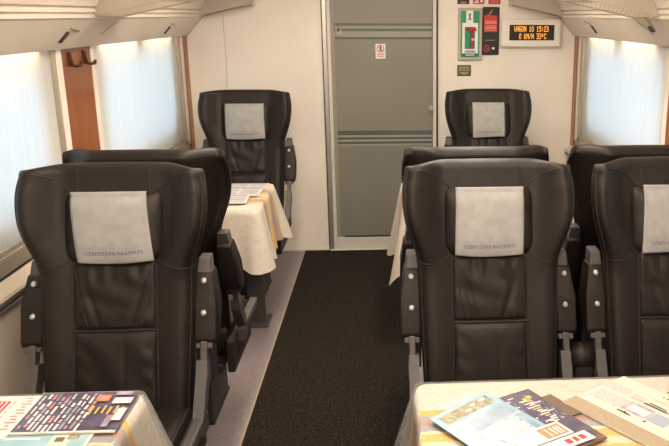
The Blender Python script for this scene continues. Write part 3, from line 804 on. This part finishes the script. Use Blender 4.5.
# --- right front table: newspaper, brown card, violet magazine, blue magazine
d1n = (.556, -.831); d2n = (.831, .556)
pr = [(0, .36, 0, .052, M_tan), (.012, .105, .082, .135, M_type), (.0, .075, .150, .188, M_type), (.085, .125, .150, .178, M_type),
      (.107, .182, .090, .140, M_lav), (.120, .175, .098, .128, M_pwhite), (.185, .237, .090, .137, M_bluegrey), (.110, .150, .0745, .080, M_black), (.13, .2, .152, .158, M_black), (.14, .19, .162, .167, M_black)]
for k in range(5): pr.append((.128+.022*k*.9, .134+.02*k, .076, .084, M_black) if k in (0, 3) else (.25+k*.008, .254+k*.008, .092, .112+.006*(k % 2), M_black))
for k in range(7): pr.append((.2, .32, .15+.009*k, .155+.009*k, M_type))
for k in range(8): pr.append((.27, .35, .06+.010*k, .065+.010*k, M_type))
paper('newspaper', 'cream newspaper with a violet photo on the right front table', 'newspaper', (.425, 1.768), d1n, .36, d2n, .235, PT, .004, M_paper, pr)
pr = []
for k in range(9): pr.append((.01+.012*k, .0145+.012*k, .02, .028+.03*((k*5) % 4)/3, M_black))
pr.append((.0, .045, .05, .085, M_black))
paper('newspaper', 'second folded newspaper at the right edge of the right front table', 'newspaper', (.655, 1.76), d1n, .30, d2n, .16, PT+.0045, .003, M_paper, pr)
paper('card_folder', 'brown card tab sticking out from under the violet magazine', 'card', (.405, 1.812), (.5, -.866), .115, (-.866, -.5), .10, PT, .003, M_brown, [])
dm1 = (.48, -.877); dm2 = (-.877, -.48)
pr = [(.006, .26, .006, .2, M_purple), (.030, .044, .022, .036, M_yel), (.036, .052, .040, .050, M_yel)]
for k in range(60):
    u = .02+rr.random()*.16; v = .012+rr.random()*.09; a = .006+rr.random()*.018
    if rr.random() < .35: pr.append((u, u+.004, v, v+a, M_pwhite))
    else: pr.append((u, u+a*.6, v, v+.0028, M_lav))
for k in range(12): pr.append((.058+.010*k, .0625+.010*k, .036+.004*(k % 3), .054+.006*((k*2) % 3), M_pwhite if k % 4 else M_yel))
pr += [(.175, .235, .055, .2, M_pwhite), (.182, .228, .062, .125, M_orange), (.19, .222, .07, .0745, M_pwhite), (.19, .222, .079, .0835, M_pwhite), (.19, .222, .090, .0945, M_pwhite), (.19, .222, .0945+.01, .108, M_pwhite), (.24, .28, .03, .2, M_pwhite), (.25, .27, .045, .06, M_red), (.25, .27, .066, .078, M_red), (.25, .27, .084, .1, M_red)]
paper('magazine', 'dark violet magazine with red block lying under the blue brochure', 'magazine', (.352, 1.834), dm1, .285, dm2, .205, PT+.0035, .005, M_brown, pr)
e1 = Vector((.127, -.196)); e2 = Vector((-.151, -.135))
pr = [(.018, .22, .012, .19, M_sky), (.014, .055, .018, .185, M_green), (.02, .029, .03, .052, M_pwhite), (.033, .043, .044, .062, M_pink), (.022, .03, .068, .082, M_pwhite), (.034, .044, .092, .112, M_paper), (.024, .032, .128, .15, M_pink)]
for k in range(9): pr.append((.078+.008*k, .0805+.008*k, .03, .15, M_bluegrey))
pr += [(.128, .222, .03, .16, M_collage)]
paper('brochure', 'light blue glossy brochure with garden picture on the right front table', 'brochure', (.242, 1.824), e1, .234, e2, .203, PT+.0095, .002, mat('pale blue rim', (.22, .34, .42), .3), pr)
# --- left front table
pr = [(.002, .240, .002, .198, M_purple)]
for k in range(12):
    u = .010+k*.0122; v = .010+.02*rr.random()
    while v < .178:
        l_ = .012+rr.random()*.028
        if rr.random() < .88: pr.append((u, u+(.0062 if k % 3 else .0042), v, v+l_, M_pwhite if rr.random() < .6 else rr.choice([M_lav, M_bluegrey, M_pink])))
        v += l_+.004+.006*rr.random()
for k in range(6): pr.append((.150+.0145*k, .1545+.0145*k, .085+.006*(k % 2), .13-.004*(k % 3), M_yel))
pr += [(.150, .178, .028, .062, M_orange), (.156, .172, .038, .054, M_pink), (.185, .225, .012, .03, M_lav), (.19, .235, .045, .075, M_pwhite), (.215, .236, .10, .16, M_pwhite), (.2, .215, .135, .19, M_lav)]
paper('magazine', 'dark violet magazine crowded with white and yellow text on the left front table', 'magazine', (-.868, 1.893), (1, -.012), .237, (.0, -1), .204, PT+.004, .004, M_pwhite, pr)
pr = [(.012, .052, .028, .10, M_red), (.018, .022, .03, .095, M_pwhite), (.030, .034, .03, .095, M_pwhite), (.042, .046, .03, .095, M_pwhite)]
for k in range(11): pr.append((.083+.006*(k % 2), .100+.004*(k % 3), .012+.0155*k, .0175+.0155*k, M_pink))
for k in range(6): pr.append((.06, .066, .03+.025*k, .045+.025*k, M_type))
paper('newspaper', 'white newspaper with a red block at the left picture edge', 'newspaper', (-.985, 1.888), (1, -.02), .114, (.0, -1), .212, PT, .0045, M_pwhite, pr)
pr = [(.004, .206, .006, .12, M_teal), (.125, .168, .006, .06, M_paper), (.160, .185, .008, .03, M_green), (.02, .10, .02, .028, M_pwhite), (.135, .155, .02, .04, M_brown)]
paper('brochure', 'teal brochure peeking out under the dense text magazine', 'brochure', (-.890, 1.700), (1, -.03), .212, (0, -1), .13, PT, .002, M_pwhite, pr)
# --- middle left table
def news_small(o, ang, l1, l2, z, label, tint, seed):
    q = random.Random(seed); d1 = (math.cos(ang), math.sin(ang)); d2 = (math.sin(ang), -math.cos(ang)); pr = []
    for k in range(int(l2/.045)):
        pr.append((.012, l1*.62, .015+.045*k, .030+.045*k, tint if k % 2 == 0 else mat('steel blue print', (.10, .17, .26), .5))); pr.append((l1*.66, l1-.012, .012+.045*k, .036+.045*k, M_type if k % 2 else M_bluegrey))
    paper('newspaper', label, 'newspaper', o, d1, l1, d2, l2, z, .003, M_pwhite, pr, 'newspapers on the table by the door')
news_small((-.95, 4.495), -.02, .29, .15, PT, 'blue and white newspaper on the table left of the door, farthest of three', mat('steel blue print', (.10, .17, .26), .5), 1)
news_small((-1.0, 4.36), .0, .325, .2, PT+.003, 'newspaper on the table left of the door, middle of three', M_bluegrey, 2)
news_small((-1.02, 4.16), .06, .30, .20, PT+.006, 'newspaper on the table left of the door, nearest of three', M_type, 5)

# ================================================================ WALL ITEMS
def wall_thing(name, label, cat, x, z, group=None):
    return tag(empty(name, (x, YE, z)), label, cat, group)
def rplate(name, x0, x1, z0, z1, y0, y1, m_, parent, r=.004):
    return MB().box(x0, x1, y0, y1, z0, z1, r).build(name, m_, parent)
# emergency hammer box  .502-.665 x 1.348-1.692
h = wall_thing('hammer_box', 'framed green and white emergency hammer box beside the black panel', 'hammer box', .5855, 1.348)
M_frame = mat('grey beige frame', (.47, .41, .33), .5); M_grn = mat('emerald print', (.02, .27, .12), .4); M_gwhite = mat('bright white acrylic', (.85, .85, .82), .4, emit=(1, 1, .97), estr=.0)
M_dgreen = mat('dark green', (.02, .12, .06), .5); M_hred = mat('hammer red', (.35, .03, .02), .4)
fo = rplate('frame', -.084, .080, 0, .344, -.022, 0, M_frame, h)
rplate('panel', -.066, .062, .02, .326, -.0225, -.018, M_grn, h, .001)
rplate('window_panel', -.056, .052, .045, .246, -.024, -.02, M_gwhite, h, .001); rplate('top_panel', -.030, .018, .24, .326, -.0238, -.02, M_gwhite, h, .001)
rplate('recess', -.038, .030, .075, .22, -.0248, -.022, M_dgreen, h, .001)
hm = MB().box(.004, .022, -.034, -.026, .078, .20, .003); hm.box(-.03, .040, -.038, -.025, .192, .214, .004); hm.build('hammer', M_hred, h)
MB().box(-.036, -.004, -.032, -.025, .08, .198, .003).build('holder', M_grn, h)
MB().box(.006, .026, -.0385, -.0335, .13, .145, .002).build('seal', M_pwhite, h)
flat('pictogram', [[(-.016, .262), (-.010, .262), (.004, .302), (-.002, .302)], [(-.002, .27), (.006, .264), (.006, .27), (-.008, .30), (-.014, .298)], rect(-.014, .004, .303, .309)], -.0242, M_black, h)
flat('notice', [rect(-.04, .036, .052, .057), rect(-.034, .03, .060, .064)], -.0245, M_black, h)
MB().box(-.05, .046, -.0245, -.022, .026, .042, .002).build('label', M_dgreen, h)
flat('label_text', [rect(-.034, .030, .031, .037)], -.0248, M_gwhite, h)
# black/red panel .668-.785 x 1.381-1.699
p = wall_thing('instruction_panel', 'black panel with red printed block between hammer box and display', 'sign', .7265, 1.381)
rplate('board', -.058, .058, 0, .318, -.012, 0, M_black, p, .006)
flat('red_block', [rect(-.047, .043, .155, .262), [(-.03, .262), (.0, .262), (-.006, .274), (-.02, .274)]], -.0125, M_red, p)
flat('text_lines', [rect(-.040, .036, .222, .2275), rect(-.043, .038, .209, .217), rect(-.036, .034, .190, .195), rect(-.041, .037, .176, .184), rect(-.041, .037, .164, .168)], -.0128, mat('pale red print', (.75, .30, .24), .5), p)
flat('swirl', [[(-.012, .276), (.008, .300), (.012, .299), (-.006, .274)]], -.0127, M_frame, p)
ring('red_ring', -.026, .045, -.0127, .016, .021, M_red, p); flat('red_bar', [[(-.038, .052), (-.034, .056), (-.014, .038), (-.018, .034)]], -.0128, M_red, p)
MB().cyl((.018, -.012, .046), (.018, -.015, .046), .0085, 16).build('white_dot', M_gwhite, p)
flat('thin_line', [rect(-.035, .03, .098, .101)], -.0127, M_frame, p)
# top stickers
for k, (x0, x1, mm, lab, nm) in enumerate(((.497, .578, M_black, 'small dark sticker cut by the top edge above the hammer box', 'dark'), (.603, .680, M_red, 'small red sticker with white mark, middle of three at the top', 'red'), (.708, .79, M_orange, 'small plain red sticker, rightmost of three at the top', 'red'))):
    s = wall_thing('safety_sticker', lab, 'sticker', (x0+x1)/2, 1.717, 'stickers at the top of the end wall'); w = (x1-x0)/2
    rplate('plate', -w, w, 0, .08, -.004, 0, M_red if k == 2 else mm, s, .003)
    if k == 0: flat('mark', [rect(-.02, .02, .006, .014), rect(-.03, -.01, .03, .06)], -.0045, M_pink, s)
    if k == 1: ring('mark', -.012, .04, -.0045, .0, .018, M_gwhite, s); flat('mark_bar', [rect(-.03, .0, .008, .016), rect(.012, .026, .012, .03)], -.0045, M_gwhite, s)
    if k == 2: flat('mark', [rect(-.026, .026, .012, .018), rect(-.022, .022, .026, .031)], -.0045, M_pink, s)
# green sign .498-.595 x 1.239-1.314
g = wall_thing('green_sign', 'small olive green sign with pale print under the hammer box', 'sign', .5465, 1.239)
rplate('plate', -.048, .048, 0, .075, -.005, 0, mat('olive green plate', (.085, .10, .03), .5), g, .003)
flat('print', [rect(-.034, .036, .036, .064), [(-.03, .028), (.034, .028), (.02, .014), (0, .009), (-.018, .014)]], -.0054, mat('pale olive print', (.26, .27, .12), .5), g)
flat('print_gap', [rect(-.03, .032, .047, .051), rect(-.012, .012, .034, .038)], -.0057, mat('olive green plate', (.1, .1, .1)), g)
# LED display
d = wall_thing('information_display', 'cream housed display with orange dot text on the end wall', 'display', 1.015, 1.434)
rplate('housing', -.222, .192, 0, .188, -.045, 0, M_wall, d, .014)
sc = rplate('screen', -.166, .142, .046, .148, -.0475, -.04, mat('black screen', (.02, .012, .008), .25), d, .001)
M_led = mat('orange led', (.9, .35, .05), .5, emit=(1, .42, .07), estr=1.5)
DOTS = {'V': '10001 10001 10001 10001 01010 01010 00100', 'A': '01110 10001 10001 11111 10001 10001 10001', 'G': '01111 10000 10000 10111 10001 10001 01110',
        'O': '01110 10001 10001 10001 10001 10001 01110', 'N': '10001 11001 10101 10101 10011 10001 10001', '1': '00100 01100 00100 00100 00100 00100 01110',
        '0': '01110 10001 10001 10001 10001 10001 01110', '5': '11111 10000 11110 00001 00001 10001 01110', ':': '00000 00100 00100 00000 00100 00100 00000',
        '2': '01110 10001 00001 00110 01000 10000 11111', '3': '11110 00001 00001 01110 00001 00001 11110', 'K': '10001 10010 10100 11000 10100 10010 10001',
        'M': '10001 11011 10101 10101 10001 10001 10001', '/': '00001 00001 00010 00100 01000 10000 10000', 'H': '10001 10001 10001 11111 10001 10001 10001',
        '°': '01100 10010 10010 01100 00000 00000 00000', 'C': '01110 10001 10000 10000 10000 10001 01110', ' ': '00000 00000 00000 00000 00000 00000 00000'}
def led(body, cx_, cz_, width, height):
    """dot-matrix line: every lit dot is a small raised square"""
    vs = []; fs = []; cols = len(body)*6-1; px = width/cols; pz = height/7
    for ci, ch in enumerate(body):
        for r_, row in enumerate(DOTS[ch].split()):
            for c_, bit in enumerate(row):
                if bit == '1':
                    x = cx_-width/2+(ci*6+c_)*px; z = cz_+height/2-(r_+1)*pz; i = len(vs)
                    vs += [(x, -.0482, z), (x+px*.94, -.0482, z), (x+px*.94, -.0482, z+pz*.9), (x, -.0482, z+pz*.9)]; fs.append((i, i+1, i+2, i+3))
    o = mesh('display_text', vs, fs, M_led, sc); o['kind'] = 'stuff'
led('VAGON 10 15:23', -.016, .1215, .236, .036); led('0 KM/H 33°C', -.006, .0735, .186, .036)

# ================================================================ SMALL FITTINGS ON PILLARS AND FASCIA
M_hook = mat('dark bronze', (.09, .025, .012), .35, .3)
for y, lab in ((3.545, 'dark coat hook on the left wooden pillar, nearer one'), (3.715, 'dark coat hook on the left wooden pillar, farther one')):
    hk = empty('coat_hook', (-XW+.004, y, 1.44)); tag(hk, lab, 'hook', 'coat hooks')
    MB().box(0, .006, -.013, .013, -.005, .055, .002).build('plate', M_hook, hk)
    MB().tube([(.004, 0, .050), (.008, .0, .02), (.012, .004, .0), (.024, .018, -.006), (.034, .036, -.004), (.036, .042, .008)], .0075, 8).build('hook_arm', M_hook, hk, True)
# fascia normal helper
def fasc(t, sx): return Vector((sx*(1.302-.099*t), 0, 1.512+.116*t))
def fitting(sx, y, t, label, ang):
    p = fasc(t, sx); e = empty('reading_light_switch', (p.x, y, p.z)); tag(e, label, 'switch', 'switches under the racks')
    # local frame: v up along the fascia, n out of it
    v = Vector((-sx*.099, 0, .116)).normalized(); yv = Vector((0, 1, 0)); n = Vector((-sx*.116, 0, -.099)).normalized()
    c, s_ = math.cos(ang), math.sin(ang); a = yv*c+v*s_; b = v*c-yv*s_
    def blk(name, a0, a1, b0, b1, h, m_, par):
        mb = MB().box(a0, a1, b0, b1, 0, h, .0015)
        for q in mb.bm.verts: q.co = a*q.co.x+b*q.co.y+n*q.co.z
        return mb.build(name, m_, par)
    bd = blk('plate', -.017, .017, -.028, .028, .006, M_dplas, e)
    for k in (-1, 0, 1): blk('rocker', -.012, .012, k*.018-.006, k*.018+.006, .009, M_grey, bd)
    blk('latch', -.006, .105, .040, .050, .008, M_alud, e)
fitting(-1, 3.325, .42, 'small black switch plate under the left rack near the wooden pillar', -.15)
fitting(-1, 4.885, .42, 'small black switch plate under the left rack near the end wall', -.15)
fitting(1, 4.83, .48, 'small dark switch plate under the right rack near the end wall', .15)
fitting(1, 3.72, .66, 'small dark switch plate under the right rack at the picture edge', 1.5)
